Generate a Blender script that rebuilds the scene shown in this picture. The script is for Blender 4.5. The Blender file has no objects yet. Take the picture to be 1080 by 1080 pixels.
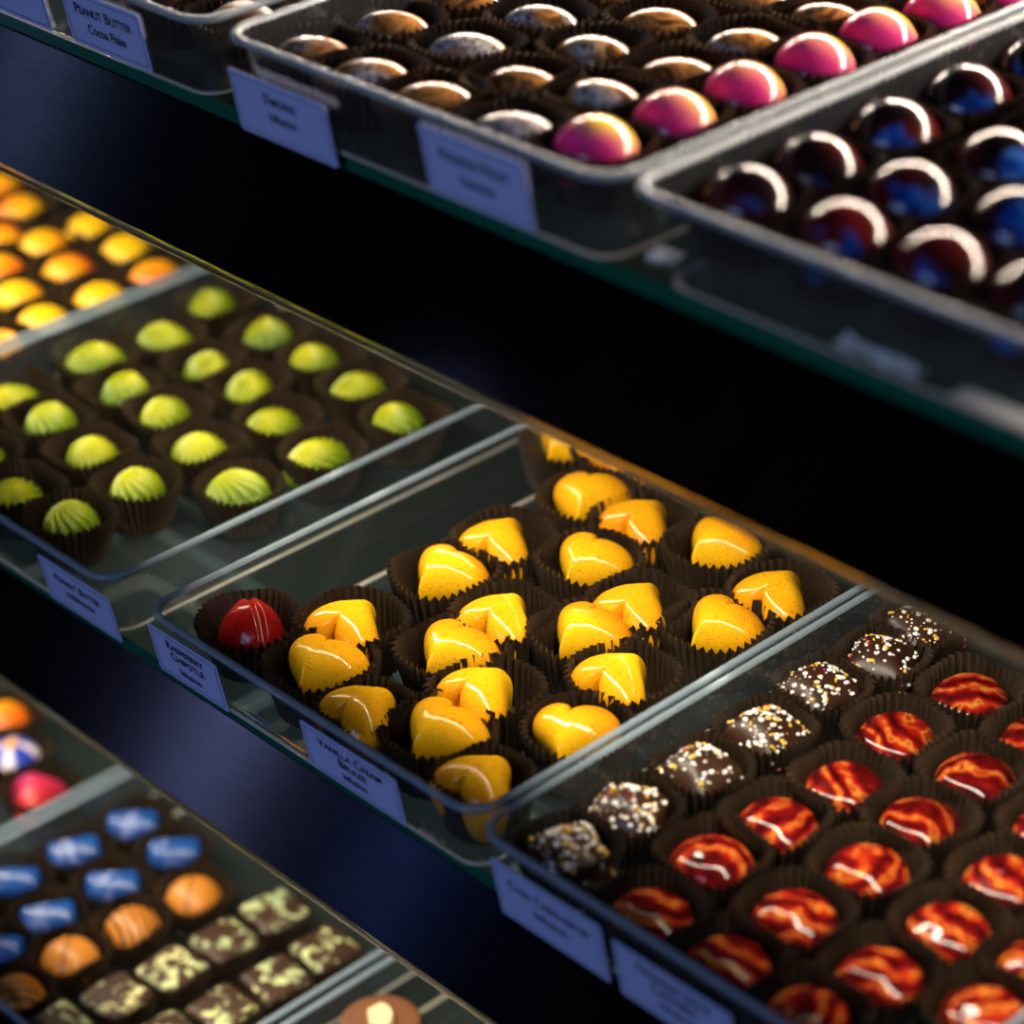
import bpy, bmesh, math, random
from mathutils import Vector, Matrix
random.seed(7)
C = bpy.context.scene.collection
PI = math.pi
SHELF = {'top': .228, 'mid': 0.0, 'low': -.226}          # upper face of each glass shelf
FRONT = {'top': .2135, 'mid': .171, 'low': .126}         # front edge of each glass shelf (y)

# ------------------------------------------------------------------ materials
def new_mat(name):
    m = bpy.data.materials.new(name); m.use_nodes = True
    nt = m.node_tree; nt.nodes.clear()
    out = nt.nodes.new('ShaderNodeOutputMaterial')
    return m, nt, out
def N(nt, typ, ins=None, **props):
    n = nt.nodes.new(typ)
    for k, v in props.items(): setattr(n, k, v)
    for k, v in (ins or {}).items():
        s = n.inputs[k]
        if isinstance(v, bpy.types.NodeSocket): nt.links.new(v, s)
        else:
            if isinstance(v, (tuple, list)) and len(v) == 3 and s.type == 'RGBA': v = (*v, 1)
            s.default_value = v
    return n
def ramp(nt, fac, stops, interp='LINEAR'):
    r = nt.nodes.new('ShaderNodeValToRGB'); nt.links.new(fac, r.inputs[0])
    cr = r.color_ramp; cr.interpolation = interp
    while len(cr.elements) < len(stops): cr.elements.new(.5)
    for e, (p, c) in zip(cr.elements, stops):
        e.position = p; e.color = (*c, 1) if len(c) == 3 else c
    return r.outputs[0]
def coords(nt, rnd=True, scale=1.0):
    tc = N(nt, 'ShaderNodeTexCoord')
    v = tc.outputs['Object']
    if rnd:
        oi = N(nt, 'ShaderNodeObjectInfo')
        mu = N(nt, 'ShaderNodeMath', {0: oi.outputs['Random'], 1: 7.3}, operation='MULTIPLY')
        cmb = N(nt, 'ShaderNodeCombineXYZ', {0: mu.outputs[0], 1: mu.outputs[0], 2: mu.outputs[0]})
        v = N(nt, 'ShaderNodeVectorMath', {0: v, 1: cmb.outputs[0]}, operation='ADD').outputs[0]
    return v
def noise(nt, vec, scale, detail=2, dist=0., rough=.5):
    return N(nt, 'ShaderNodeTexNoise', {'Vector': vec, 'Scale': scale, 'Detail': detail, 'Distortion': dist, 'Roughness': rough}).outputs[0]
def mix(nt, fac, a, b, blend='MIX'):
    n = N(nt, 'ShaderNodeMix', data_type='RGBA', blend_type=blend)
    for idx, v in ((0, fac), (6, a), (7, b)):
        s = n.inputs[idx]
        if isinstance(v, bpy.types.NodeSocket): nt.links.new(v, s)
        else: s.default_value = (*v, 1) if isinstance(v, (tuple, list)) else v
    return n.outputs[2]
def math_(nt, op, a, b=0., c=0.):
    return N(nt, 'ShaderNodeMath', {0: a, 1: b, 2: c}, operation=op).outputs[0]
def sep(nt, v):
    return N(nt, 'ShaderNodeSeparateXYZ', {0: v}).outputs
def maprange(nt, v, a, b, c=0., d=1.):
    return N(nt, 'ShaderNodeMapRange', {0: v, 1: a, 2: b, 3: c, 4: d}).outputs[0]
def principled(nt, out, col, rough=.3, spec=.5, metal=0., **extra):
    p = N(nt, 'ShaderNodeBsdfPrincipled', {'Base Color': col, 'Roughness': rough, 'Specular IOR Level': spec, 'Metallic': metal, **extra})
    nt.links.new(p.outputs[0], out.inputs[0])
    return p
def bump(nt, h, strength=.3, dist=.001):
    return N(nt, 'ShaderNodeBump', {'Height': h, 'Strength': strength, 'Distance': dist}).outputs[0]

def m_heart():
    m, nt, out = new_mat('heart_shell')
    o = coords(nt, False); v = coords(nt)
    oi = N(nt, 'ShaderNodeObjectInfo').outputs['Random']
    y = sep(nt, o)[1]
    g = maprange(nt, y, -.006, .011)                    # lobes drift to orange
    nz = noise(nt, v, 70, 2)
    g2 = math_(nt, 'MULTIPLY', g, maprange(nt, nz, .2, .5))
    g3 = math_(nt, 'MULTIPLY', g2, maprange(nt, oi, 0, 1, .35, .95))
    base = mix(nt, g3, (.84, .43, .008), (.72, .20, .006))
    sp = noise(nt, v, 1500, 1)
    dens = noise(nt, v, 120, 1)
    thr = math_(nt, 'ADD', sp, math_(nt, 'MULTIPLY', dens, .22))
    spk = ramp(nt, thr, [(.0, (0, 0, 0)), (.745, (0, 0, 0)), (.80, (1, 1, 1))])
    col = mix(nt, math_(nt, 'MULTIPLY', spk, .7), base, (.22, .05, .004))
    principled(nt, out, col, .13, .4)
    return m
def m_raspberry():
    m, nt, out = new_mat('raspberry_shell')
    v = coords(nt); spk = ramp(nt, noise(nt, v, 1100, 1), [(0, (0, 0, 0)), (.62, (0, 0, 0)), (.7, (1, 1, 1))])
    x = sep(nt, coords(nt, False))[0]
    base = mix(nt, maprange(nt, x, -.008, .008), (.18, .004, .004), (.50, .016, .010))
    principled(nt, out, mix(nt, spk, base, (.05, .004, .002)), .16, .4)
    return m
def m_swirl_green():
    m, nt, out = new_mat('green_swirl')
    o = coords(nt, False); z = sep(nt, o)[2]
    base = ramp(nt, maprange(nt, z, .008, .0225), [(0, (.03, .07, .006)), (.5, (.24, .30, .010)), (1, (.56, .53, .015))])  # shade on the lower dome and light on its top put into the green
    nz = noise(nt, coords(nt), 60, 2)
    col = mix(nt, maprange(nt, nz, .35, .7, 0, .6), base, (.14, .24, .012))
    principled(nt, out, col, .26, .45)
    return m
def m_orange():
    m, nt, out = new_mat('orange_shell')
    v = coords(nt); oi = N(nt, 'ShaderNodeObjectInfo').outputs['Random']
    x = sep(nt, coords(nt, False))[0]
    f = math_(nt, 'ADD', maprange(nt, x, -.010, .016), maprange(nt, oi, .3, 1, -.6, .55))
    principled(nt, out, ramp(nt, f, [(0, (.95, .55, .01)), (.5, (.95, .42, .01)), (1, (.85, .15, .01))]), .35, .4)
    return m
def m_marble_brown():
    m, nt, out = new_mat('brown_marble')
    v = coords(nt); n1 = noise(nt, v, 55, 3, 2.5); oi = N(nt, 'ShaderNodeObjectInfo').outputs['Random']
    n2 = noise(nt, v, 420, 4, 1.0, .7)
    base = ramp(nt, n1, [(.0, (.025, .010, .004)), (.36, (.12, .05, .016)), (.48, (.62, .28, .07)), (.62, (.20, .07, .02)), (1, (.02, .008, .004))])
    grey = ramp(nt, n2, [(0, (.012, .009, .007)), (.42, (.06, .05, .045)), (.56, (.68, .64, .58))])
    x = sep(nt, coords(nt, False))[0]
    n3 = noise(nt, v, 28, 1)
    mk = ramp(nt, math_(nt, 'ADD', n3, maprange(nt, oi, 0, 1, -.17, .05)), [(.47, (0, 0, 0)), (.53, (1, 1, 1))])
    principled(nt, out, mix(nt, mk, base, grey), .22, .6)
    return m
def m_pink():
    m, nt, out = new_mat('pink_shell')
    o = coords(nt, False); s = sep(nt, o)
    f = math_(nt, 'ADD', math_(nt, 'MULTIPLY', s[1], 22), math_(nt, 'MULTIPLY', s[2], 26))
    f = math_(nt, 'ADD', f, math_(nt, 'MULTIPLY', noise(nt, coords(nt), 60, 1), .5))
    col = ramp(nt, f, [(.42, (.66, .016, .16)), (.66, (.84, .05, .25)), (.86, (.92, .34, .18)), (1.02, (.95, .66, .05))])
    principled(nt, out, col, .16, .55)
    return m
def m_midnight():
    m, nt, out = new_mat('midnight_shell')
    v = coords(nt); n1 = noise(nt, v, 75, 2, .6); oi = N(nt, 'ShaderNodeObjectInfo').outputs['Random']
    s = sep(nt, coords(nt, False))
    w = math_(nt, 'SUBTRACT', math_(nt, 'MULTIPLY', s[0], 18), math_(nt, 'MULTIPLY', s[1], 20))
    f = math_(nt, 'ADD', math_(nt, 'ADD', n1, w), maprange(nt, oi, 0, 1, -.36, -.08))
    spl = ramp(nt, f, [(.56, (0, 0, 0)), (.66, (1, 1, 1))])
    n2 = noise(nt, v, 190, 3)
    blue = ramp(nt, n2, [(.3, (.005, .02, .16)), (.55, (.012, .09, .42)), (.75, (.10, .25, .55))])
    red = ramp(nt, noise(nt, v, 40, 1), [(.4, (.010, .004, .005)), (.7, (.12, .008, .008))])
    principled(nt, out, mix(nt, spl, red, blue), .15, .6)
    return m
def m_marble_red():
    m, nt, out = new_mat('red_marble')
    v = coords(nt); o = coords(nt, False)
    w = N(nt, 'ShaderNodeTexWave', {'Vector': v, 'Scale': 45., 'Distortion': 7., 'Detail': 2.5, 'Detail Scale': 1.5}, wave_type='RINGS').outputs['Fac']
    n1 = noise(nt, v, 60, 2, 2.2)
    f = math_(nt, 'ADD', math_(nt, 'MULTIPLY', w, .45), math_(nt, 'MULTIPLY', n1, .62))
    col = ramp(nt, f, [(.25, (.04, .002, .002)), (.46, (.13, .004, .004)), (.60, (.30, .010, .006)), (.70, (.38, .04, .008)), (.765, (.56, .22, .03)), (.80, (.28, .03, .006))])
    principled(nt, out, col, .11, .5)
    return m
def m_dark_choc(name='dark_chocolate', c=(.024, .009, .004), rough=.35):
    m, nt, out = new_mat(name)
    n1 = noise(nt, coords(nt), 90, 3)
    principled(nt, out, mix(nt, n1, c, tuple(x * 1.7 for x in c)), rough, .45, Normal=bump(nt, n1, .15))
    return m
def m_sprinkle():
    m, nt, out = new_mat('sprinkle_sugar')
    v = coords(nt, False)
    vo = N(nt, 'ShaderNodeTexVoronoi', {'Vector': v, 'Scale': 520.}).outputs['Color']
    col = ramp(nt, sep(nt, vo)[0], [(0, (.92, .90, .84)), (.64, (.92, .88, .78)), (.66, (.88, .52, .03)), (.88, (.8, .42, .02)), (.92, (.45, .02, .02))], 'CONSTANT')
    principled(nt, out, col, .4, .4)
    return m
def m_blue_log():
    m, nt, out = new_mat('blue_shell')
    v = coords(nt); n1 = noise(nt, v, 110, 3, 1.0)
    x = sep(nt, coords(nt, False))[0]
    band = maprange(nt, math_(nt, 'ABSOLUTE', math_(nt, 'SUBTRACT', x, -.003)), .0, .008, 1, 0)
    f = math_(nt, 'MULTIPLY', band, maprange(nt, n1, .48, .68))
    principled(nt, out, mix(nt, f, (.008, .058, .24), (.34, .36, .60)), .3, .5)
    return m
def m_caramel(striped):
    m, nt, out = new_mat('caramel_striped' if striped else 'caramel_shell')
    o = coords(nt, False); n1 = noise(nt, coords(nt), 60, 2)
    base = mix(nt, n1, (.50, .16, .02), (.62, .24, .035))
    sc = 78. if striped else 22.
    w = N(nt, 'ShaderNodeTexWave', {'Vector': o, 'Scale': sc, 'Distortion': .6}, bands_direction='X').outputs['Fac']
    st = ramp(nt, w, [(0, (1, 1, 1)), (.28 if striped else .04, (1, 1, 1)), (.42 if striped else .12, (0, 0, 0))])
    principled(nt, out, mix(nt, math_(nt, 'MULTIPLY', st, .85 if striped else .45), base, (.04, .012, .004)), .35, .4)
    return m
def m_splatter():
    m, nt, out = new_mat('splattered_chocolate')
    v = coords(nt); n1 = noise(nt, v, 140, 4, 1.4, .6); n2 = noise(nt, v, 75, 2)
    f = math_(nt, 'ADD', math_(nt, 'MULTIPLY', n1, .7), math_(nt, 'MULTIPLY', n2, .4))
    choc = mix(nt, n2, (.026, .010, .005), (.075, .030, .016))
    pale = ramp(nt, noise(nt, v, 35, 1), [(.35, (.36, .44, .22)), (.5, (.62, .66, .30)), (.65, (.75, .70, .30))])
    k = ramp(nt, f, [(.57, (0, 0, 0)), (.61, (1, 1, 1))])
    zz = maprange(nt, sep(nt, coords(nt, False))[2], .010, .016)
    principled(nt, out, mix(nt, math_(nt, 'MULTIPLY', k, zz), choc, pale), .45, .4, Normal=bump(nt, k, .5, .001))
    return m
def m_flower():
    m, nt, out = new_mat('flower_shell')
    s = sep(nt, coords(nt, False))
    a = math_(nt, 'ARCTAN2', s[1], s[0])
    p = math_(nt, 'SINE', math_(nt, 'MULTIPLY', a, 4.))
    r = math_(nt, 'SQRT', math_(nt, 'ADD', math_(nt, 'MULTIPLY', s[0], s[0]), math_(nt, 'MULTIPLY', s[1], s[1])))
    pet = ramp(nt, p, [(.25, (0, 0, 0)), (.5, (1, 1, 1))])
    c = mix(nt, pet, (.015, .05, .42), (.75, .62, .68))
    c = mix(nt, maprange(nt, r, .003, .0045, 1, 0), c, (.85, .35, .02))
    principled(nt, out, c, .3, .45)
    return m
def m_rose():
    m, nt, out = new_mat('rose_shell')
    x = sep(nt, coords(nt, False))[0]
    principled(nt, out, mix(nt, maprange(nt, x, -.01, .012), (.58, .03, .03), (.42, .01, .14)), .35, .45)
    return m
def m_paper_cup():
    m, nt, out = new_mat('cup_paper')
    v = coords(nt); n1 = noise(nt, v, 180, 3)
    z = sep(nt, coords(nt, False))[2]
    c = mix(nt, n1, (.024, .014, .007), (.056, .036, .021))
    p = N(nt, 'ShaderNodeBsdfPrincipled', {'Base Color': c, 'Roughness': .38, 'Specular IOR Level': .5})
    t = N(nt, 'ShaderNodeBsdfTranslucent', {'Color': (.04, .021, .008)})
    mx = N(nt, 'ShaderNodeMixShader', {0: .10, 1: p.outputs[0], 2: t.outputs[0]})
    nt.links.new(mx.outputs[0], out.inputs[0])
    return m
def m_clear(name, tint=(.90, .93, .95), haze=.03, hazecol=(.55, .62, .68), ior=1.5, rough=.04):
    """thin clear plastic or glass sheet"""
    m, nt, out = new_mat(name)
    tr = N(nt, 'ShaderNodeBsdfTransparent', {'Color': tint})
    df = N(nt, 'ShaderNodeBsdfDiffuse', {'Color': hazecol})
    gl = N(nt, 'ShaderNodeBsdfGlossy', {'Color': (1, 1, 1), 'Roughness': rough})
    lw = N(nt, 'ShaderNodeLayerWeight', {'Blend': .5}).outputs['Facing']
    fr = math_(nt, 'ADD', math_(nt, 'MULTIPLY', math_(nt, 'POWER', lw, 4.), .55), .035)
    a = N(nt, 'ShaderNodeMixShader', {0: haze, 1: tr.outputs[0], 2: df.outputs[0]})
    b = N(nt, 'ShaderNodeMixShader', {0: fr, 1: a.outputs[0], 2: gl.outputs[0]})
    nt.links.new(b.outputs[0], out.inputs[0])
    return m
def m_rim():
    m, nt, out = new_mat('tray_rim_plastic')
    tr = N(nt, 'ShaderNodeBsdfTransparent', {'Color': (.85, .92, .97)})
    n1 = noise(nt, coords(nt, False), 260, 2)
    p = N(nt, 'ShaderNodeBsdfPrincipled', {'Base Color': (.30, .37, .42), 'Roughness': .22, 'Specular IOR Level': .8, 'Normal': bump(nt, n1, .12)})
    mx = N(nt, 'ShaderNodeMixShader', {0: .55, 1: tr.outputs[0], 2: p.outputs[0]})
    nt.links.new(mx.outputs[0], out.inputs[0])
    return m
def m_solid(name, col, rough=.5, spec=.4, metal=0.):
    m, nt, out = new_mat(name)
    n1 = noise(nt, coords(nt, False), 35, 2)
    principled(nt, out, mix(nt, n1, tuple(c * .85 for c in col), tuple(min(1, c * 1.12) for c in col)), rough, spec, metal)
    return m
def m_rail():
    m, nt, out = new_mat('brushed_black_metal')
    tc = N(nt, 'ShaderNodeTexCoord').outputs['Object']
    mp = N(nt, 'ShaderNodeMapping', {'Vector': tc, 'Scale': (60, 1500, 1500)}).outputs[0]
    n1 = noise(nt, mp, 1., 3, 0, .6)
    tg = N(nt, 'ShaderNodeCombineXYZ', {0: 0., 1: 0., 2: 1.}).outputs[0]
    p = principled(nt, out, mix(nt, n1, (.006, .006, .008), (.15, .15, .17)), .25, .5, 1.0, Normal=bump(nt, n1, .05, .0004))
    p.inputs['Anisotropic'].default_value = 1.0
    nt.links.new(tg, p.inputs['Tangent'])
    return m
def m_card():
    m, nt, out = new_mat('card_paper')
    n1 = noise(nt, coords(nt, False), 300, 2)
    principled(nt, out, mix(nt, n1, (.40, .46, .76), (.46, .52, .82)), .5, .35)
    return m
def m_glass_bar():
    m, nt, out = new_mat('clear_diffuser')
    n1 = noise(nt, coords(nt, False), 60, 2)
    g = N(nt, 'ShaderNodeBsdfGlass', {'Color': (1., .94, .84), 'Roughness': .12, 'IOR': 1.35, 'Normal': bump(nt, n1, .4, .002)})
    nt.links.new(g.outputs[0], out.inputs[0])
    return m
def m_led():
    m, nt, out = new_mat('led_strip')
    e = N(nt, 'ShaderNodeEmission', {'Color': (1, .9, .72), 'Strength': 1.2})
    nt.links.new(e.outputs[0], out.inputs[0]); return m

M = dict(lit_line=m_clear('lit_line_plastic', (.9, .9, .86), .55, (.72, .66, .54), rough=.1), heart=m_heart(), rasp=m_raspberry(), green=m_swirl_green(), orange=m_orange(), brown=m_marble_brown(), pink=m_pink(),
         midnight=m_midnight(), red=m_marble_red(), choc=m_dark_choc(), sprinkle=m_sprinkle(), log=m_blue_log(), car=m_caramel(False),
         cars=m_caramel(True), splat=m_splatter(), flower=m_flower(), rose=m_rose(), cup=m_paper_cup(),
         tray=m_clear('clear_plastic', haze=.024), glass=m_clear('shelf_glass', (.86, .93, .89), .006, (.4, .6, .5), rough=.01), rim=m_rim(),  # tray haze: grey reflections of floor and walls put in as diffuse colour
         edge=m_solid('green_glass_edge', (.006, .095, .055), .15, .6), rail=m_rail(), card=m_card(), ink=m_solid('black_ink', (.006, .006, .012), .6, .2),
         black=m_solid('black_laminate', (.010, .010, .012), .5, .3), bar=m_glass_bar(), led=m_led(), alu=m_solid('aluminium', (.5, .47, .42), .35, .5, 1.),
         milk=m_dark_choc('milk_chocolate', (.13, .05, .022), .45), cream=m_solid('banana_cream', (.80, .62, .34), .5), paper=m_solid('white_paper', (.88, .85, .78), .6),
         speck=m_dark_choc('cocoa_truffle', (.07, .028, .008), .4))

# ------------------------------------------------------------------ helpers
def mesh_obj(name, me, parent=None):
    o = bpy.data.objects.new(name, me); C.objects.link(o)
    if parent: o.parent = parent
    return o
def mk(name, verts, faces, mat, smooth=True):
    me = bpy.data.meshes.new(name); me.from_pydata(verts, [], faces)
    bm = bmesh.new(); bm.from_mesh(me); bmesh.ops.recalc_face_normals(bm, faces=bm.faces); bm.to_mesh(me); bm.free()
    if smooth: me.polygons.foreach_set('use_smooth', [True] * len(me.polygons))
    me.materials.append(mat); return me
def thing(name, label, cat, loc=(0, 0, 0), rotz=0., group=None):
    o = bpy.data.objects.new(name, None); C.objects.link(o); o.empty_display_size = .01
    o.location = loc; o.rotation_euler = (0, 0, rotz)
    tag(o, label, cat, group); return o
def tag(o, label, cat, group=None):
    o['label'] = label; o['category'] = cat
    if group: o['group'] = group
    return o
def loft(loops, close_first=False, close_last=False):
    """loops of equal length, each closed -> verts, faces"""
    n = len(loops[0]); V = [p for l in loops for p in l]; F = []
    for a in range(len(loops) - 1):
        for i in range(n):
            j = (i + 1) % n
            F.append((a * n + i, a * n + j, (a + 1) * n + j, (a + 1) * n + i))
    if close_first: F.append(tuple(range(n))[::-1])
    if close_last: F.append(tuple((len(loops) - 1) * n + i for i in range(n)))
    return V, F
def box_mesh(name, x0, x1, y0, y1, z0, z1, mat, bevel=0.):
    bm = bmesh.new(); bmesh.ops.create_cube(bm, size=1)
    for v in bm.verts:
        v.co = Vector(((x0 + x1) / 2 + v.co.x * (x1 - x0), (y0 + y1) / 2 + v.co.y * (y1 - y0), (z0 + z1) / 2 + v.co.z * (z1 - z0)))
    if bevel: bmesh.ops.bevel(bm, geom=bm.edges[:], offset=bevel, segments=2, affect='EDGES', profile=.5)
    me = bpy.data.meshes.new(name); bm.to_mesh(me); bm.free(); me.materials.append(mat); return me
def superell(th, p):
    return (abs(math.cos(th)) ** p + abs(math.sin(th)) ** p) ** (-1 / p)

# ---- chocolates: a skirt and a dome over an outline r(theta)
def dome(name, rad, H, skirt, mat, a=2.0, b=2.0, nt=72, nr=18, disp=None, soft=None, shift=0.):
    V = []; F = []
    ths = [2 * PI * i / nt for i in range(nt)]
    levels = [('s', 0., .74), ('s', .3, .84), ('s', .65, .945), ('s', .85, .985), ('s', 1.0, 1.0)]
    loops = []
    for _, t, k in levels:
        loops.append([(rad(th) * k * math.cos(th), rad(th) * k * math.sin(th), skirt * t) for th in ths])
    for i in range(1, nr):
        q = (i / nr) * PI / 2
        s = math.cos(q) ** (2 / a if a != 2 else 1)
        z = (max(0., 1 - s ** a)) ** (1 / b)
        lp = []
        for th in ths:
            r = rad(th) * s; zz = skirt + H * z
            if soft: k = s ** 1.0; r = s * (rad(th) * k + min(soft, rad(th) * 1.22) * (1 - k))
            if disp:
                dr, dz = disp(th, s); r += dr; zz += dz
            lp.append((r * math.cos(th), r * math.sin(th), zz))
        loops.append(lp)
    loops = [[(x, y + shift, z) for x, y, z in lp] for lp in loops]
    V, F = loft(loops, close_first=True)
    top = len(V); V.append((0, shift, skirt + H + (disp(0, 0)[1] if disp else 0)))
    base = (len(loops) - 1) * nt
    for i in range(nt): F.append((base + i, base + (i + 1) % nt, top))
    return mk(name, V, F, mat)

def heart_radius():
    pts = []
    for i in range(720):
        t = 2 * PI * i / 720
        x = 16 * math.sin(t) ** 3; y = 13 * math.cos(t) - 5 * math.cos(2 * t) - 2 * math.cos(3 * t) - math.cos(4 * t)
        y = (y + 1.0) * .98
        pts.append((math.atan2(y, x) % (2 * PI), math.hypot(x, y)))
    tab = [0.] * 360; cnt = [0] * 360
    for th, r in pts:
        k = int(th / (2 * PI) * 360) % 360; tab[k] += r; cnt[k] += 1
    tab = [tab[i] / cnt[i] if cnt[i] else None for i in range(360)]
    for i in range(360):
        if tab[i] is None:
            j = 1
            while tab[(i + j) % 360] is None: j += 1
            tab[i] = .5 * (tab[i - 1] + tab[(i + j) % 360])
    for _ in range(3):
        tab = [(tab[i - 3] + 2 * tab[i - 2] + 3 * tab[i - 1] + 4 * tab[i] + 3 * tab[(i + 1) % 360] + 2 * tab[(i + 2) % 360] + tab[(i + 3) % 360]) / 16 for i in range(360)]
    def f(th):
        u = (th % (2 * PI)) / (2 * PI) * 360; i = int(u) % 360; fr = u - int(u)
        return (tab[i] * (1 - fr) + tab[(i + 1) % 360] * fr) * .00107
    return f
heart_r = heart_radius()
def swirl_disp(turns, n):
    def d(th, s):
        w = math.sin(n * th + turns * 2 * PI * (1 - s) * n / 6)
        w = 1 - abs(w) ** .7
        amp = .0023 * min(1, s * 3 + .03)
        return -amp * w * s ** 2, -amp * w * (1 - s ** 4) ** .5 + .0012 * (1 - s) ** 2
    return d
def pleat(th, s):
    d = math.exp(-(math.sin(th - .0) * s / .09) ** 2)
    return 0., (-.0022 * d + .0009 * math.exp(-((abs(math.sin(th)) * s - .13) / .08) ** 2)) * (s ** .3) * min(1, (1 - s) * 6)
def curl(th, s):
    w = math.sin(th * 1 + 9 * s)
    return 0., .0005 * w * (1 - s) * s * 3

CH = {}
CH['heart'] = dome('heart', heart_r, .0130, .0135, M['heart'], a=2.6, b=1.9, nt=120, nr=26, soft=.0140, shift=.0015)
CH['rasp'] = dome('raspberry', lambda t: .0158 * (1 - .16 * abs(math.sin(t)) ** 1.5) + .002 * max(0, math.cos(t)) ** 12, .0170, .0085, M['rasp'], a=2.1, b=1.7, nt=96, nr=30, disp=pleat)
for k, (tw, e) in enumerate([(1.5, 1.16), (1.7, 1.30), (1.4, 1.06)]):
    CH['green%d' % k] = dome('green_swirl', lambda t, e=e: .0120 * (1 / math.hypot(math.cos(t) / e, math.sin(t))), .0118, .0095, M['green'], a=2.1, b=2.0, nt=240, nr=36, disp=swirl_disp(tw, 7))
CH['orange'] = dome('orange_shell', lambda t: .0142, .0125, .009, M['orange'], a=2.2, b=2)
CH['brown'] = dome('brown_oval', lambda t: .0105 / math.hypot(math.cos(t) / 1.52, math.sin(t)), .0105, .0095, M['brown'], a=2.1, b=2)
CH['pink'] = dome('pink_dome', lambda t: .0152, .0162, .0095, M['pink'], a=2.0, b=2)
CH['midnight'] = dome('midnight_dome', lambda t: .0157, .0170, .0095, M['midnight'], a=2.0, b=2)
CH['red'] = dome('red_dome', lambda t: .0146, .0090, .0100, M['red'], a=2.5, b=1.9, disp=curl)
CH['square'] = dome('sprinkled_square', lambda t: .0132 * superell(t, 5), .0100, .0125, M['choc'], a=2.0, b=1.5)
CH['caramel'] = dome('caramel_dome', lambda t: .0140, .0130, .0085, M['car'], a=2.1, b=2)
CH['caramels'] = dome('caramel_dome', lambda t: .0140, .0130, .0085, M['cars'], a=2.1, b=2)
CH['splat'] = dome('splattered_square', lambda t: .0126 * superell(t, 9), .0030, .0130, M['splat'], a=7., b=2)
CH['flower'] = dome('flower_dome', lambda t: .0150, .0130, .0085, M['flower'], a=2.1, b=2)
CH['rose'] = dome('rose_heart', heart_r, .0135, .0085, M['rose'], a=2.4, b=1.7, nt=96)
CH['cupchoc'] = dome('chocolate_cup', lambda t: .0180, .0015, .0235, M['milk'], a=10., b=2)
CH['truffle'] = dome('cocoa_truffle', lambda t: .0150, .0130, .0085, M['speck'], a=2.1, b=2)
# lying capsule for the blue logs
def log_mesh():
    loops = []; L = .0125; R = .0082
    prof = [(-L - .0005, .45), (-L, .72), (-L + .0009, .9), (-L + .0025, 1.), (-L * .3, 1.0), (L * .3, 1.0), (L - .0025, 1.), (L - .0009, .9), (L, .72), (L + .0005, .45)]
    for x, k in prof:
        loops.append([(x, R * k * math.cos(2 * PI * i / 40), .0125 + R * k * math.sin(2 * PI * i / 40)) for i in range(40)])
    V, F = loft(loops, True, True); return mk('blue_log', V, F, M['log'])
CH['log'] = log_mesh()
def sprinkles(seed):
    rnd = random.Random(seed); V = []; F = []
    ico = bmesh.new(); bmesh.ops.create_icosphere(ico, subdivisions=1, radius=1.)
    iv = [v.co.copy() for v in ico.verts]; fi = [[v.index for v in f.verts] for f in ico.faces]; ico.free()
    for _ in range(170 if seed != 3 else 110):
        th = rnd.uniform(0, 2 * PI); s = rnd.random() ** .5 * 1.02
        R = .0132 * superell(th, 5)
        if s < 1.: z = .0125 + .0100 * (1 - s * s) ** (1 / 1.5); r = R * s
        else: r = R; z = rnd.uniform(.009, .0135)
        k = rnd.choice([.0003, .00045, .00055, .0007, .0009, .0011]); o = len(V)
        for c in iv: V.append((r * math.cos(th) + c.x * k * 1.15, r * math.sin(th) + c.y * k * 1.15, z + c.z * k * .6))
        F += [[o + i for i in f] for f in fi]
    return mk('sprinkles', V, F, M['sprinkle'])
SPR = [sprinkles(s) for s in (1, 2, 3)]

# ---- pleated cups
def cup_mesh(seed, p, half, rb, h, nf=38, lean=.0011):
    rnd = random.Random(seed); per = 4; n = nf * per
    ph = [rnd.uniform(0, 6.28) for _ in range(6)]; loops = []
    T = [0., .06, .2, .4, .6, .8, .93, 1.]
    def lf(th): return .5 * math.sin(2 * th + ph[0]) + .35 * math.sin(3 * th + ph[1]) + .3 * math.sin(5 * th + ph[2])
    jag = [rnd.uniform(-.5, .5) for _ in range(nf)]
    for t in T:
        lp = []
        for i in range(n):
            th = 2 * PI * i / n
            tri = abs((i / per) % 1 - .5) * 4 - 1
            se = 1 + (superell(th, p) - 1) * t
            r = (rb + (half - rb) * t ** 1.05) * se + lf(th) * lean * t
            am = .00135 * min(1, .25 + t)
            r += tri * am
            z = h * t + (t ** 3) * (lf(th + 1.3) * .0009 + .0003 * jag[i // per] - tri * .00045)
            lp.append((r * math.cos(th), r * math.sin(th), z))
        loops.append(lp)
    V, F = loft(loops); F.append(tuple(range(n))[::-1])
    return mk('paper_cup', V, F, M['cup'], smooth=False)
CUPS = {'crowd': [cup_mesh(s, 3.4, .0177, .0142, .0200) for s in range(6)],
        'round': [cup_mesh(s + 20, 2.4, .0184, .0140, .0205) for s in range(4)],
        'heart': [cup_mesh(s + 70, 2.7, .0201, .0183, .0212) for s in range(6)],
        'open': [cup_mesh(40, 2.0, .0208, .0140, .0215)],
        'small': [cup_mesh(s + 50, 5.5, .0141, .0128, .0150, nf=36, lean=.0003) for s in range(3)],
        'wide': [cup_mesh(60, 2.0, .0195, .0188, .0200)]}

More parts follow.
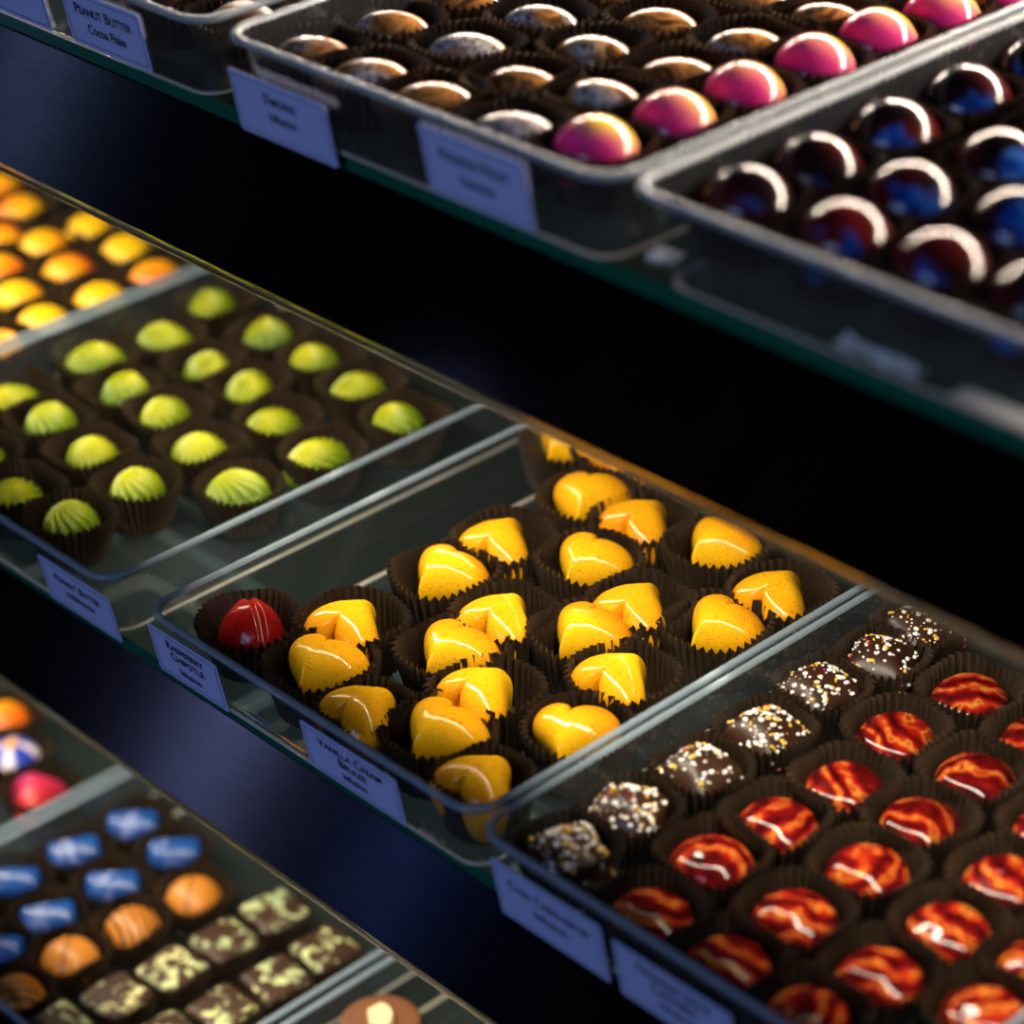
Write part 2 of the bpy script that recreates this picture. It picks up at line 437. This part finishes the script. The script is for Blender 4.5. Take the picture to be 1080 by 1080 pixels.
# ------------------------------------------------------------------ display case, shelves
X0, X1 = -.95, 1.10
case = thing('display_case', 'black brushed metal display case holding three glass shelves of chocolates', 'display case', (0, .12, -1.05))
def case_part(name, me, parent=case):
    o = mesh_obj(name, me, parent); o.matrix_parent_inverse = Matrix.Identity(4)
    o.location = Vector((0, 0, 0)) - Vector(case.location) if parent is case else (0, 0, 0)
    return o
def rail_mesh(yf, zt, zb):
    prof = [(yf + .0020, zt), (yf + .0006, zt), (yf, zt - .0008), (yf, zb + .0050), (yf + .0004, zb + .0042), (yf + .0012, zb + .0036), (yf + .0020, zb + .0036)]
    loops = [[(x, y, z) for y, z in prof] for x in (X0, X1)]
    V, F = loft(loops, True, True); return mk('front_rail', V, F, M['rail'], smooth=False)
for key in ('top', 'mid'):
    yf = FRONT[key] + .0004; zt = SHELF[key] - .0062; zb = zt - .068
    rail = case_part('front_rail', rail_mesh(yf, zt, zb))
    rail['label'] = 'black brushed metal rail with bluish glints under the shelf edge'
    # clear light cover along the lower lip of the rail
    n = 20; R = .0021; cy, cz = yf + .0022, zb + .0016
    loops = [[(x, cy + R * 1.0 * math.cos(2 * PI * i / n), cz + R * math.sin(2 * PI * i / n)) for i in range(n)] for x in (X0, X1)]
    V, F = loft(loops, True, True)
    cov = case_part('light_cover', mk('light_cover', V, F, M['bar'])); cov['label'] = 'clear strip along the lower lip of the rail'
    hb = case_part('light_housing', box_mesh('light_housing', X0, X1, yf + .0024, yf + .013, zt - .048, zt - .043, M['alu']))
    case_part('light_strip', box_mesh('light_strip', X0, X1, yf + .0040, yf + .0115, zt - .0488, zt - .0481, M['led']))
    li = bpy.data.lights.new('shelf_light_lamp', 'AREA'); li.shape = 'RECTANGLE'; li.size = X1 - X0 - .02; li.size_y = .0075
    li.energy = 5.5 if key == 'top' else 4.2; li.color = (1, .88, .68)
    lo = bpy.data.objects.new('shelf_light_lamp', li); C.objects.link(lo)
    lo.location = ((X0 + X1) / 2, yf + .00775, zt - .0495); lo.rotation_euler = (math.radians(14), 0, 0)
case_part('light_block_deck', box_mesh('light_block_deck', X0 + .001, X1 - .001, .487, .774, .213, .2215, M['black']))  # unseen board added to keep the tube's light off the middle shelf
case_part('light_block_lip', box_mesh('light_block_lip', X0 + .001, X1 - .001, .487, .491, .2282, .272, M['black']))  # added upright strip, blocks the tube's lower rays towards the hearts
case_part('back_panel', box_mesh('back_panel', X0, X1, .78, .80, -1.05, .47, M['black']))
case_part('base_cabinet', box_mesh('base_cabinet', X0, X1, .128, .779, -1.05, -.275, M['black']))
case_part('front_rail', rail_mesh(FRONT['low'] + .0004, SHELF['low'] - .0062, SHELF['low'] - .0475))
for x in (X0, X1):
    case_part('side_panel', box_mesh('side_panel', x - (.012 if x < 0 else 0), x + (0 if x < 0 else .012), .128, .80, -1.05, .47, M['black']))
for key, nm in (('top', 'upper'), ('mid', 'middle'), ('low', 'lower')):
    z = SHELF[key]; yf = FRONT[key]
    gs = thing('glass_shelf', {'top': 'upper clear glass shelf with green front edge, under the pink domes', 'mid': 'middle clear glass shelf with green front edge, under the yellow hearts',
                               'low': 'lower clear glass shelf under the blue and caramel chocolates'}[key], 'shelf', (0, yf, z - .006))
    def rel(me):
        o = mesh_obj(me.name, me, gs); o.location = (0, -yf, -(z - .006)); return o
    pane = rel(box_mesh('pane', X0, X1, yf + .0006, .775, z - .006, z, M['glass']))
    ed = rel(box_mesh('front_edge', X0, X1, yf, yf + .0006, z - .0059, z - .0001, M['edge'])); ed['label'] = 'dark green polished glass edge'
fl = mesh_obj('floor', box_mesh('floor', -3, 3, -3, 2, -1.08, -1.05, m_solid('dark_floor', (.03, .03, .035), .4)))
fl['kind'] = 'structure'

# ------------------------------------------------------------------ trays
def rrect(x0, x1, y0, y1, r, z, k=8):
    pts = []
    for cx, cy, a0 in ((x1 - r, y1 - r, 0), (x0 + r, y1 - r, 90), (x0 + r, y0 + r, 180), (x1 - r, y0 + r, 270)):
        for i in range(k + 1):
            a = math.radians(a0 + 90 * i / k); pts.append((cx + r * math.cos(a), cy + r * math.sin(a), z))
    return pts
def tray(label, x0, x1, y0, y1, zs, h=.0335):
    cx = (x0 + x1) / 2
    t = thing('clear_tray', label, 'tray', (cx, y0, zs), 0., 'clear plastic trays on the glass shelves')
    a, b, d = x0 - cx, x1 - cx, y1 - y0
    def L(i, z, r=.012): return rrect(a + i, b - i, i, d - i, max(.003, r - i * .2), z)
    loops = [L(.0170, .0006), L(.0150, .0006), L(.0120, .0006), L(.0105, .0007), L(.0088, .0014), L(.0078, .0030), L(.0058, .014), L(.0040, .026), L(.0034, h - .0012)]
    V, F = loft(loops, close_first=True)
    mesh_obj('tray_body', mk('tray_body', V, F, M['tray']), t)
    w = .0026
    loops = [L(w, h - .0016), L(w, h - .0002), L(w - .0006, h + .0002), L(.0005, h + .0002), L(0, h - .0004), L(.0, h - .0022), L(.0006, h - .0022), L(.0010, h - .0012)]
    loops.append(loops[0]); V, F = loft(loops)
    loops = [L(.0098, .0004), L(.0088, .0002), L(.0078, .0008), L(.0084, .0016), L(.0096, .0012)]; loops.append(loops[0])
    V, F = loft(loops); mesh_obj('lit_base_line', mk('lit_base_line', V, F, M['lit_line']), t)  # added ridge; the lit beige of the tray base is put into its colour
    loops = [L(w, h - .0016), L(w, h - .0002), L(w - .0006, h + .0002), L(.0005, h + .0002), L(0, h - .0004), L(.0, h - .0022), L(.0006, h - .0022), L(.0010, h - .0012)]
    loops.append(loops[0]); V, F = loft(loops)
    r = mesh_obj('rim', mk('rim', V, F, M['rim']), t); r['label'] = 'flat blue grey rim of the tray'
    return t
def zt(k): return SHELF[k] + .0002
tray('clear tray at far upper left behind the cocoa flake card', -.288, -.0975, .203, .483, zt('top'))
tray('clear tray of brown marbled ovals and pink domes on the upper shelf', -.0868, .1035, .203, .483, zt('top'))
tray('clear tray of dark blue and red domes on the upper shelf at right', .1072, .297, .205, .483, zt('top'))
tray('clear tray of yellow orange domes at far left of the middle shelf', -.547, -.3425, .160, .46, zt('mid'))
tray('clear tray of green swirls on the middle shelf', -.3385, -.1375, .160, .46, zt('mid'))
tray('clear tray of yellow hearts on the middle shelf', -.1135, .0770, .160, .46, zt('mid'))
tray('clear tray of sprinkled squares and red domes on the middle shelf', .0795, .2700, .1565, .46, zt('mid'))
tray('clear tray at left of the lower shelf with flower and rose chocolates', -.492, -.3035, .116, .41, zt('low'))
tray('clear tray of blue logs, caramel domes and splattered squares on lower shelf', -.2995, -.1055, .116, .41, zt('low'))
tray('clear tray at lower middle edge with a round chocolate cup', -.1010, .090, .116, .41, zt('low'))

# ------------------------------------------------------------------ chocolates in their cups
ORD = ['first', 'second', 'third', 'fourth', 'fifth', 'sixth', 'seventh', 'eighth']
DX, DY = .0037, -.0034
def columns(pts, tol=.017):
    """files running back from the tray front, left to right -> (file number, place in file) per point"""
    order = sorted(range(len(pts)), key=lambda i: pts[i][0]); files = []
    for i in order:
        for f in files:
            if abs(sum(pts[j][0] for j in f) / len(f) - pts[i][0]) < tol: f.append(i); break
        else: files.append([i])
    res = {}
    for a, f in enumerate(files):
        for b, i in enumerate(sorted(f, key=lambda j: pts[j][1])): res[i] = (a, b, len(files))
    return res
cup_first = {}; choc_first = {}
def put_cup(kind, idx, loc, rz, label, group, scale=1.):
    lst = CUPS[kind]; me = lst[idx % len(lst)]
    o = bpy.data.objects.new('paper_cup', me); C.objects.link(o)
    o.location = loc; o.rotation_euler = (0, 0, rz); o.scale = (scale, scale, 1)
    return tag(o, label, 'paper cup', group)
def put_choc(name, key, loc, rot, label, group, cat='chocolate'):
    o = bpy.data.objects.new(name, CH[key]); C.objects.link(o)
    o.location = loc; o.rotation_euler = rot
    return tag(o, label, cat, group)
def batch(name, keyf, shelf, pts, rotf, desc, short, group, cupkind='crowd', tilt=.05, tol=.017, filewords=None, children=None, cupscale=1.):
    P = [(x / 1000 + DX, y / 1000 + DY) for x, y in pts]
    cols = columns(P, tol)
    for i, (x, y) in enumerate(P):
        a, b, nf = cols[i]
        if nf == 1: where = '%s from the front' % ORD[b]
        else: where = '%s from front in %s file from left' % (ORD[b], ORD[a])
        key = keyf(i) if callable(keyf) else keyf
        d = desc(i) if callable(desc) else desc
        z = SHELF[shelf] + .0022
        ck = cupkind(i) if callable(cupkind) else cupkind
        rz = random.choice([0, PI / 2, PI, -PI / 2]) + random.uniform(-.09, .09)
        put_cup(ck, random.randrange(9), (x, y, z), rz, 'pleated brown paper cup under %s, %s' % (short, where), 'paper cups under ' + group, cupscale(i) if callable(cupscale) else cupscale)
        rot = rotf(i)
        o = put_choc(name, key, (x, y, z + .0012), (random.uniform(-tilt, tilt) + rot[0], random.uniform(-tilt, tilt) + rot[1], rot[2]), '%s, %s' % (d, where), group)
        if children: children(i, o)

R = math.radians
# --- middle shelf: hearts (tips forward or back by turns)
hearts = [(-66, 356), (-37, 358), (-68, 309), (-31, 321), (-2, 365), (40, 356), (-66, 274), (-26, 270), (6, 312), (5, 283), (38, 322), (-66, 226), (-23, 240), (36, 272), (-52, 199), (7, 230), (49, 237), (-17, 192), (12, 201), (46, 193), (-108, 384), (-84, 394)]
tip = [-61, 90, 100, -82, -93, 93, -87, 98, 97, -86, -93, 98, -84, 88, -73, 84, -64, 85, -85, 91, -80, 95]
def heart_desc(i): return 'yellow speckled heart chocolate, tip forward' if tip[i] < 0 else 'yellow heart chocolate with orange lobes forward'
batch('heart_chocolate', 'heart', 'mid', hearts, lambda i: ((R(14), R(-6), R(tip[i] + 90)) if i == 16 else (R(4 if tip[i] < 0 else -7), 0, R(tip[i] + 90))),
      heart_desc, 'yellow heart', 'yellow heart chocolates', cupkind='heart', tol=.014, tilt=.06, cupscale=lambda i: .82 if hearts[i][1] < 195 else 1.)
put_cup('open', 0, (-.0905, .1935, SHELF['mid'] + .0022), .3, 'single open brown paper cup around the red chocolate in the heart tray', 'paper cups under red chocolate')
put_choc('raspberry_chocolate', 'rasp', (-.0905, .1925, SHELF['mid'] + .0034), (R(10), R(6), R(160)), 'single dark red creased chocolate at front left of the heart tray', 'red creased chocolate')
# --- green swirls
greens = [(-331, 364), (-321, 325), (-285, 360), (-249, 362), (-326, 289), (-285, 320), (-215, 357), (-324, 244), (-293, 279), (-253, 322), (-293, 239), (-260, 282), (-218, 311), (-177, 350), (-256, 236), (-224, 272), (-180, 305), (-251, 195), (-216, 232), (-182, 261), (-214, 196), (-290, 200), (-323, 208)]
grnd = random.Random(3)
grot = [(grnd.uniform(-.4, .3), grnd.uniform(-.35, .35), grnd.uniform(0, 6.28)) for _ in greens]
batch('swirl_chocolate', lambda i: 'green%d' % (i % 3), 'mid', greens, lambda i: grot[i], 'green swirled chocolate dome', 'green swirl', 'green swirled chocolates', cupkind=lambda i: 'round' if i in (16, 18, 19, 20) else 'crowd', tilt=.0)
# --- orange domes
oranges = [(-528, 369), (-497, 362), (-451, 345), (-475, 334), (-417, 337), (-443, 313), (-411, 302), (-379, 295), (-372, 265), (-450, 373), (-415, 371), (-379, 329), (-379, 363), (-405, 262), (-486, 395)]
batch('orange_chocolate', 'orange', 'mid', oranges[:14], lambda i: (0, 0, random.uniform(0, 6)), 'glossy yellow orange dome chocolate', 'orange dome', 'yellow orange domes', tol=.014)
# --- sprinkled squares
nuts = [(94, 187), (94, 218), (96, 252), (96, 285), (93, 320), (96, 350), (92, 378)]
def add_spr(i, o):
    s = mesh_obj('sprinkles', SPR[i % 3], o); s['kind'] = 'stuff'; s['label'] = 'white and yellow sugar sprinkles'
batch('sprinkled_square', 'square', 'mid', nuts, lambda i: (random.uniform(-.2, .1), random.uniform(-.2, .2), random.uniform(-.5, .5)), 'dark chocolate square with white sprinkles beside hearts', 'sprinkled square', 'sprinkled dark chocolate squares', children=add_spr, cupscale=.93)
# --- red marbled domes
reds = [(134, 356), (130, 318), (137, 282), (166, 318), (134, 249), (169, 284), (132, 219), (173, 251), (210, 279), (137, 183), (172, 216), (212, 246), (172, 183), (211, 213), (207, 182), (246, 222), (169, 351), (205, 312), (245, 252)]
batch('marbled_dome', 'red', 'mid', reds, lambda i: (0, 0, random.uniform(0, 6)), 'glossy red and amber marbled dome', 'red marbled dome', 'red marbled domes')
# --- upper shelf
browns = [(-82, 241), (-80, 276), (-43, 279), (-44, 316), (-50, 240), (-8, 307), (-10, 342), (-17, 240), (-5, 270), (27, 347), (24, 279), (29, 311), (31, 385), (22, 240), (1, 380), (-81, 311), (-81, 346), (-45, 352), (-36, 388), (-76, 382)]
batch('oval_chocolate', 'brown', 'top', browns, lambda i: (0, 0, R(30 + random.uniform(-14, 14))), 'shiny brown and grey marbled oval chocolate', 'marbled oval', 'brown marbled ovals', tol=.018)
pinks = [(54, 247), (57, 279), (58, 312), (58, 347), (58, 380), (60, 413), (62, 443)]
batch('pink_dome', 'pink', 'top', pinks, lambda i: (0, 0, 0), 'glossy pink dome chocolate with yellow top', 'pink dome', 'pink domes on the upper shelf')
blues = [(118, 248), (118, 281), (117, 319), (116, 358), (117, 396), (156, 249), (153, 284), (191, 252), (158, 322), (156, 358), (189, 289), (224, 253), (225, 290)]
batch('midnight_dome', 'midnight', 'top', blues, lambda i: (0, 0, random.uniform(-.4, .4)), 'dark glossy dome chocolate splashed blue and red', 'dark blue dome', 'dark blue and red domes')
batch('truffle', 'truffle', 'top', [(-125, 243), (-146, 262), (-165, 243), (-128, 282)], lambda i: (0, 0, i), 'brown speckled truffle behind the cards', 'speckled truffle', 'speckled brown truffles', tol=.012, cupkind=lambda i: 'crowd')
# --- lower shelf
logs = [(-286, 250), (-254, 250), (-289, 217), (-291, 182), (-255, 214), (-257, 179), (-255, 148)]
batch('blue_log', 'log', 'low', [(x + 2, y) for x, y in logs], lambda i: (0, 0, R(48 + (i % 3) * 6)), 'blue log shaped chocolate with a pale splash', 'blue log', 'blue log chocolates', cupscale=.95)
cars = [(-219, 237), (-222, 203), (-225, 170), (-221, 137)]
batch('caramel_dome', lambda i: 'caramels' if i in (1, 3) else 'caramel', 'low', cars, lambda i: (0, 0, R(75 if i == 1 else -30 if i == 3 else 40)), lambda i: 'caramel coloured dome with dark stripes' if i in (1, 3) else 'smooth caramel coloured dome chocolate', 'caramel dome', 'caramel domes on the lower shelf', cupscale=.95)
squares = [(-183, 257), (-183, 227), (-145, 256), (-184, 198), (-145, 227), (-187, 169), (-146, 198), (-190, 139), (-150, 169), (-150, 139)]
batch('splattered_square', 'splat', 'low', squares, lambda i: (0, 0, random.uniform(-.12, .12)), 'chocolate square with pale green splatter', 'splattered square', 'splattered chocolate squares', cupkind='small', tilt=.02)
def lowpair(name, key, x, y, rot, label, cuplabel, kind='crowd'):
    z = SHELF['low'] + .0022
    put_cup(kind, 1, (x, y, z), .1, cuplabel, 'paper cups on the lower shelf')
    return put_choc(name, key, (x, y, z + .0012), rot, label, 'single chocolates on the lower shelf')
lowpair('flower_chocolate', 'flower', -.3725, .2370, (0, 0, .4), 'blue and white flower patterned dome at lower left edge', 'brown paper cup under the blue and white flower dome')
lowpair('rose_chocolate', 'rose', -.3360, .2290, (R(-4), 0, R(150)), 'pink and red chocolate beside the flower patterned dome', 'brown paper cup under the pink and red chocolate')
lowpair('orange_chocolate', 'orange', -.4030, .2520, (0, 0, 0), 'orange dome chocolate at the far left of the lower shelf', 'brown paper cup under the lone orange dome at lower left')
cc = lowpair('chocolate_cup', 'cupchoc', -.0762, .2310, (0, 0, 0), 'round milk chocolate cup topped with a cream wedge', 'low brown paper cup around the round chocolate cup', 'wide')
pts = [(.010 * math.cos(R(a)), .010 * math.sin(R(a)) - .004) for a in range(35, 146, 10)] + [(-.0045, -.005), (.0045, -.005)]
V, F = loft([[(x, y, .0245) for x, y in pts], [(x, y, .0280) for x, y in pts], [(x * .93, y * .93, .0287) for x, y in pts]], True, True)
w = mesh_obj('cream_wedge', mk('cream_wedge', V, F, M['cream'], smooth=False), cc); w.rotation_euler = (0, 0, R(-35)); w['label'] = 'pale cream coloured wedge'

# ------------------------------------------------------------------ name cards
def text_mesh(s, size, small=True, sx=1.):
    cu = bpy.data.curves.new('writing', 'FONT'); cu.body = s; cu.size = size; cu.align_x = 'CENTER'; cu.align_y = 'CENTER'
    cu.small_caps_scale = .78; cu.resolution_u = 3; cu.offset = size * .018
    if small:
        for i, ch in enumerate(s): cu.body_format[i].use_small_caps = True
    ob = bpy.data.objects.new('writing', cu); C.objects.link(ob)
    bpy.context.view_layer.update()
    dg = bpy.context.evaluated_depsgraph_get()
    me = bpy.data.meshes.new_from_object(ob.evaluated_get(dg)); bpy.data.objects.remove(ob); bpy.data.curves.remove(cu)
    me.materials.clear(); me.materials.append(M['ink'])
    for v in me.vertices: v.co.x *= sx
    return me
def card(label, x, shelf, w, h, lines, lean=9.5, ry=0., dy=0., z=.0004):
    yf = FRONT[shelf]
    t = thing('name_card', label, 'label card', (x, yf - .0035 + dy, SHELF[shelf] + z), 0, 'pale blue name cards along the shelves')
    t.rotation_euler = (R(90 + lean), 0, R(ry))
    # local x along the card, y up the card, z out of its face
    r = .0014; loops = []
    for zz in (-.0003, 0.): loops.append(rrect(-w / 2, w / 2, 0, h, r, zz, 3))
    V, F = loft(loops, True, True); c = mesh_obj('card', mk('card', V, F, M['card'], smooth=False), t)
    i = .0016; e = .00028
    a = rrect(-w / 2 + i, w / 2 - i, i, h - i, .0006, .00012, 2); b = rrect(-w / 2 + i + e, w / 2 - i - e, i + e, h - i - e, .0005, .00012, 2)
    V, F = loft([a, b]); mesh_obj('border_line', mk('border_line', V, F, M['ink'], smooth=False), t)
    for s, size, yy, small, sx in lines:
        o = mesh_obj('writing', text_mesh(s, size, small, sx), t); o.location = (0, h * yy, .00018)
    return t
card('pale blue card with the words Peanut Butter Cocoa Flake', -.163, 'top', .0500, .0235, [('Peanut Butter', .0062, .68, True, .92), ('Cocoa Flake', .0056, .36, False, .85)], z=.0025)
card('pale blue card cut off at the top left corner of the photo', -.2265, 'top', .0500, .0235, [], z=.0025)
card("pale blue card with the words S'mores Infusion", -.0588, 'top', .0530, .0245, [("S'mores", .0060, .70, True, .95), ('Infusion', .0052, .42, False, .9)], z=-.0038, dy=-.001)
card('pale blue card with the words Passion Fruit', .0390, 'top', .0500, .0255, [('Passion Fruit', .0062, .66, True, .95), ('Ganache', .0054, .36, False, .9)], z=.0020)
card('pale blue card with the words Peanut Butter under the green swirls', -.1665, 'mid', .0500, .0230, [('Peanut Butter', .0055, .68, True, .92), ('Indulgence', .0050, .40, False, .9)])
card('pale blue card with the words Raspberry Chipotle', -.0940, 'mid', .0440, .0240, [('Raspberry', .0058, .76, True, .98), ('Chipotle', .0058, .54, True, .98), ('Infusion', .0048, .26, False, .9)])
card('pale blue card with the words Vanilla Cream Brulee', .0045, 'mid', .0540, .0230, [('Vanilla Cream', .0058, .76, True, 1.), ('Brulee', .0058, .53, True, 1.), ('Infusion', .0048, .27, False, .9)], z=.0012)
card('pale blue card with the words Chai Cardamom beneath the sprinkled squares', .1120, 'mid', .0530, .0270, [('Chai Cardamom', .0060, .68, True, .95), ('Infusion', .0054, .40, False, .95)], lean=9.5, z=-.0040, dy=-.0040)
card('pale blue blurred card below the red domes at the bottom edge', .1700, 'mid', .0530, .0260, [('Orange Spice', .0060, .78, True, .98), ('Caramel', .0060, .56, True, .98), ('Infusion', .0052, .30, False, .95)], lean=9.5, z=-.0050, dy=-.0040)
# --- paper scraps lying on the upper glass in front of the right tray
def scrap(label, x, y, z, w, d, seed, rz, amp):
    rnd = random.Random(seed); V = []; F = []; nx, ny = 14, 6
    for j in range(ny + 1):
        for i in range(nx + 1):
            V.append(((i / nx - .5) * w + rnd.uniform(-1, 1) * amp * .3, (j / ny - .5) * d + rnd.uniform(-1, 1) * amp * .4, abs(rnd.gauss(0, amp)) + .0003))
    for j in range(ny):
        for i in range(nx):
            a = j * (nx + 1) + i; F.append((a, a + 1, a + nx + 2, a + nx + 1))
    o = mesh_obj('paper_scrap', mk('paper_scrap', V, F, M['paper'], smooth=False)); o.location = (x, y, z); o.rotation_euler = (0, 0, rz)
    tag(o, label, 'paper')
zz = SHELF['top'] + .0002
scrap('small crumpled white paper on the upper glass before the dark domes', .196, .2200, zz, .030, .006, 1, 0., .0014)
scrap('flat white paper strip on the upper glass at the right edge', .242, .2195, zz, .036, .0075, 2, 0., .0002)
scrap('tiny crumpled white paper beside the corner between two upper trays', .1045, .2265, zz, .010, .008, 3, .3, .0014)

# ------------------------------------------------------------------ camera
cam_d = bpy.data.cameras.new('camera'); cam = bpy.data.objects.new('camera', cam_d); C.objects.link(cam)
r = Vector((.683201, .729353, -.0358)); u = Vector((-.353275, .373032, .85793)); w = Vector((-.639088, .573491, -.512518))
cam.matrix_world = Matrix(((r.x, u.x, -w.x, .62334), (r.y, u.y, -w.y, -.30696), (r.z, u.z, -w.z, .58286), (0, 0, 0, 1)))
cam_d.sensor_width = 36; cam_d.sensor_fit = 'HORIZONTAL'; cam_d.lens = 2793.85 / 1080 * 36; cam_d.clip_start = .01
cam_d.dof.use_dof = True; cam_d.dof.focus_distance = 1.01; cam_d.dof.aperture_fstop = 4.9
bpy.context.scene.camera = cam

# ------------------------------------------------------------------ light
def area(name, loc, target, sx, sy, power, col):
    li = bpy.data.lights.new(name, 'AREA'); li.shape = 'RECTANGLE'; li.size = sx; li.size_y = sy; li.energy = power; li.color = col
    o = bpy.data.objects.new(name, li); C.objects.link(o); o.location = loc
    o.rotation_euler = (Vector(target) - Vector(loc)).to_track_quat('-Z', 'Y').to_euler(); return o
# long tube under the (unseen) canopy at the back of the upper shelf
area('canopy_tube', (.08, .71, .425), (.08, .30, .24), 1.95, .008, 23.0, (1, .80, .64))
# narrow spots added out of view to put bluish glints on the brushed rails
def glint(P, dx, dist, el, size, power, col):
    ly = -math.sqrt(max(0, 1 - dx * dx - el * el)); l = Vector((dx, ly, el))
    li = bpy.data.lights.new('glint_spot', 'SPOT'); li.energy = power * 4; li.color = col; li.spot_size = R(8.5); li.spot_blend = .7; li.shadow_soft_size = size / 2
    o = bpy.data.objects.new('glint_spot', li); C.objects.link(o); o.location = Vector(P) + l * dist
    o.rotation_euler = (-l).to_track_quat('-Z', 'Y').to_euler()
glint((-.088, .171, -.03), -.676, 1.7, -.36, .07, .9, (.42, .48, 1.))
glint((-.24, .2135, .185), -.797, 1.6, -.25, .08, .2, (.35, .5, 1.))
glint((-.001, .171, -.048), -.610, 1.8, -.36, .05, .35, (.15, .28, 1.))
area('shop_front_daylight', (.35, -1.5, .9), (0, .2, .05), 1.0, .8, 11.5, (.42, .56, 1.))

wd = bpy.data.worlds.new('world'); bpy.context.scene.world = wd; wd.use_nodes = True
bg = wd.node_tree.nodes['Background']; bg.inputs[0].default_value = (.35, .5, 1., 1); bg.inputs[1].default_value = .008
sc = bpy.context.scene
sc.view_settings.view_transform = 'Standard'; sc.view_settings.look = 'None'; sc.view_settings.exposure = 0.; sc.view_settings.gamma = 1.
sc.cycles.max_bounces = 10; sc.cycles.transparent_max_bounces = 24; sc.cycles.transmission_bounces = 8
sc.cycles.use_denoising = True; sc.cycles.sample_clamp_indirect = 4.; sc.cycles.caustics_reflective = False; sc.cycles.caustics_refractive = False
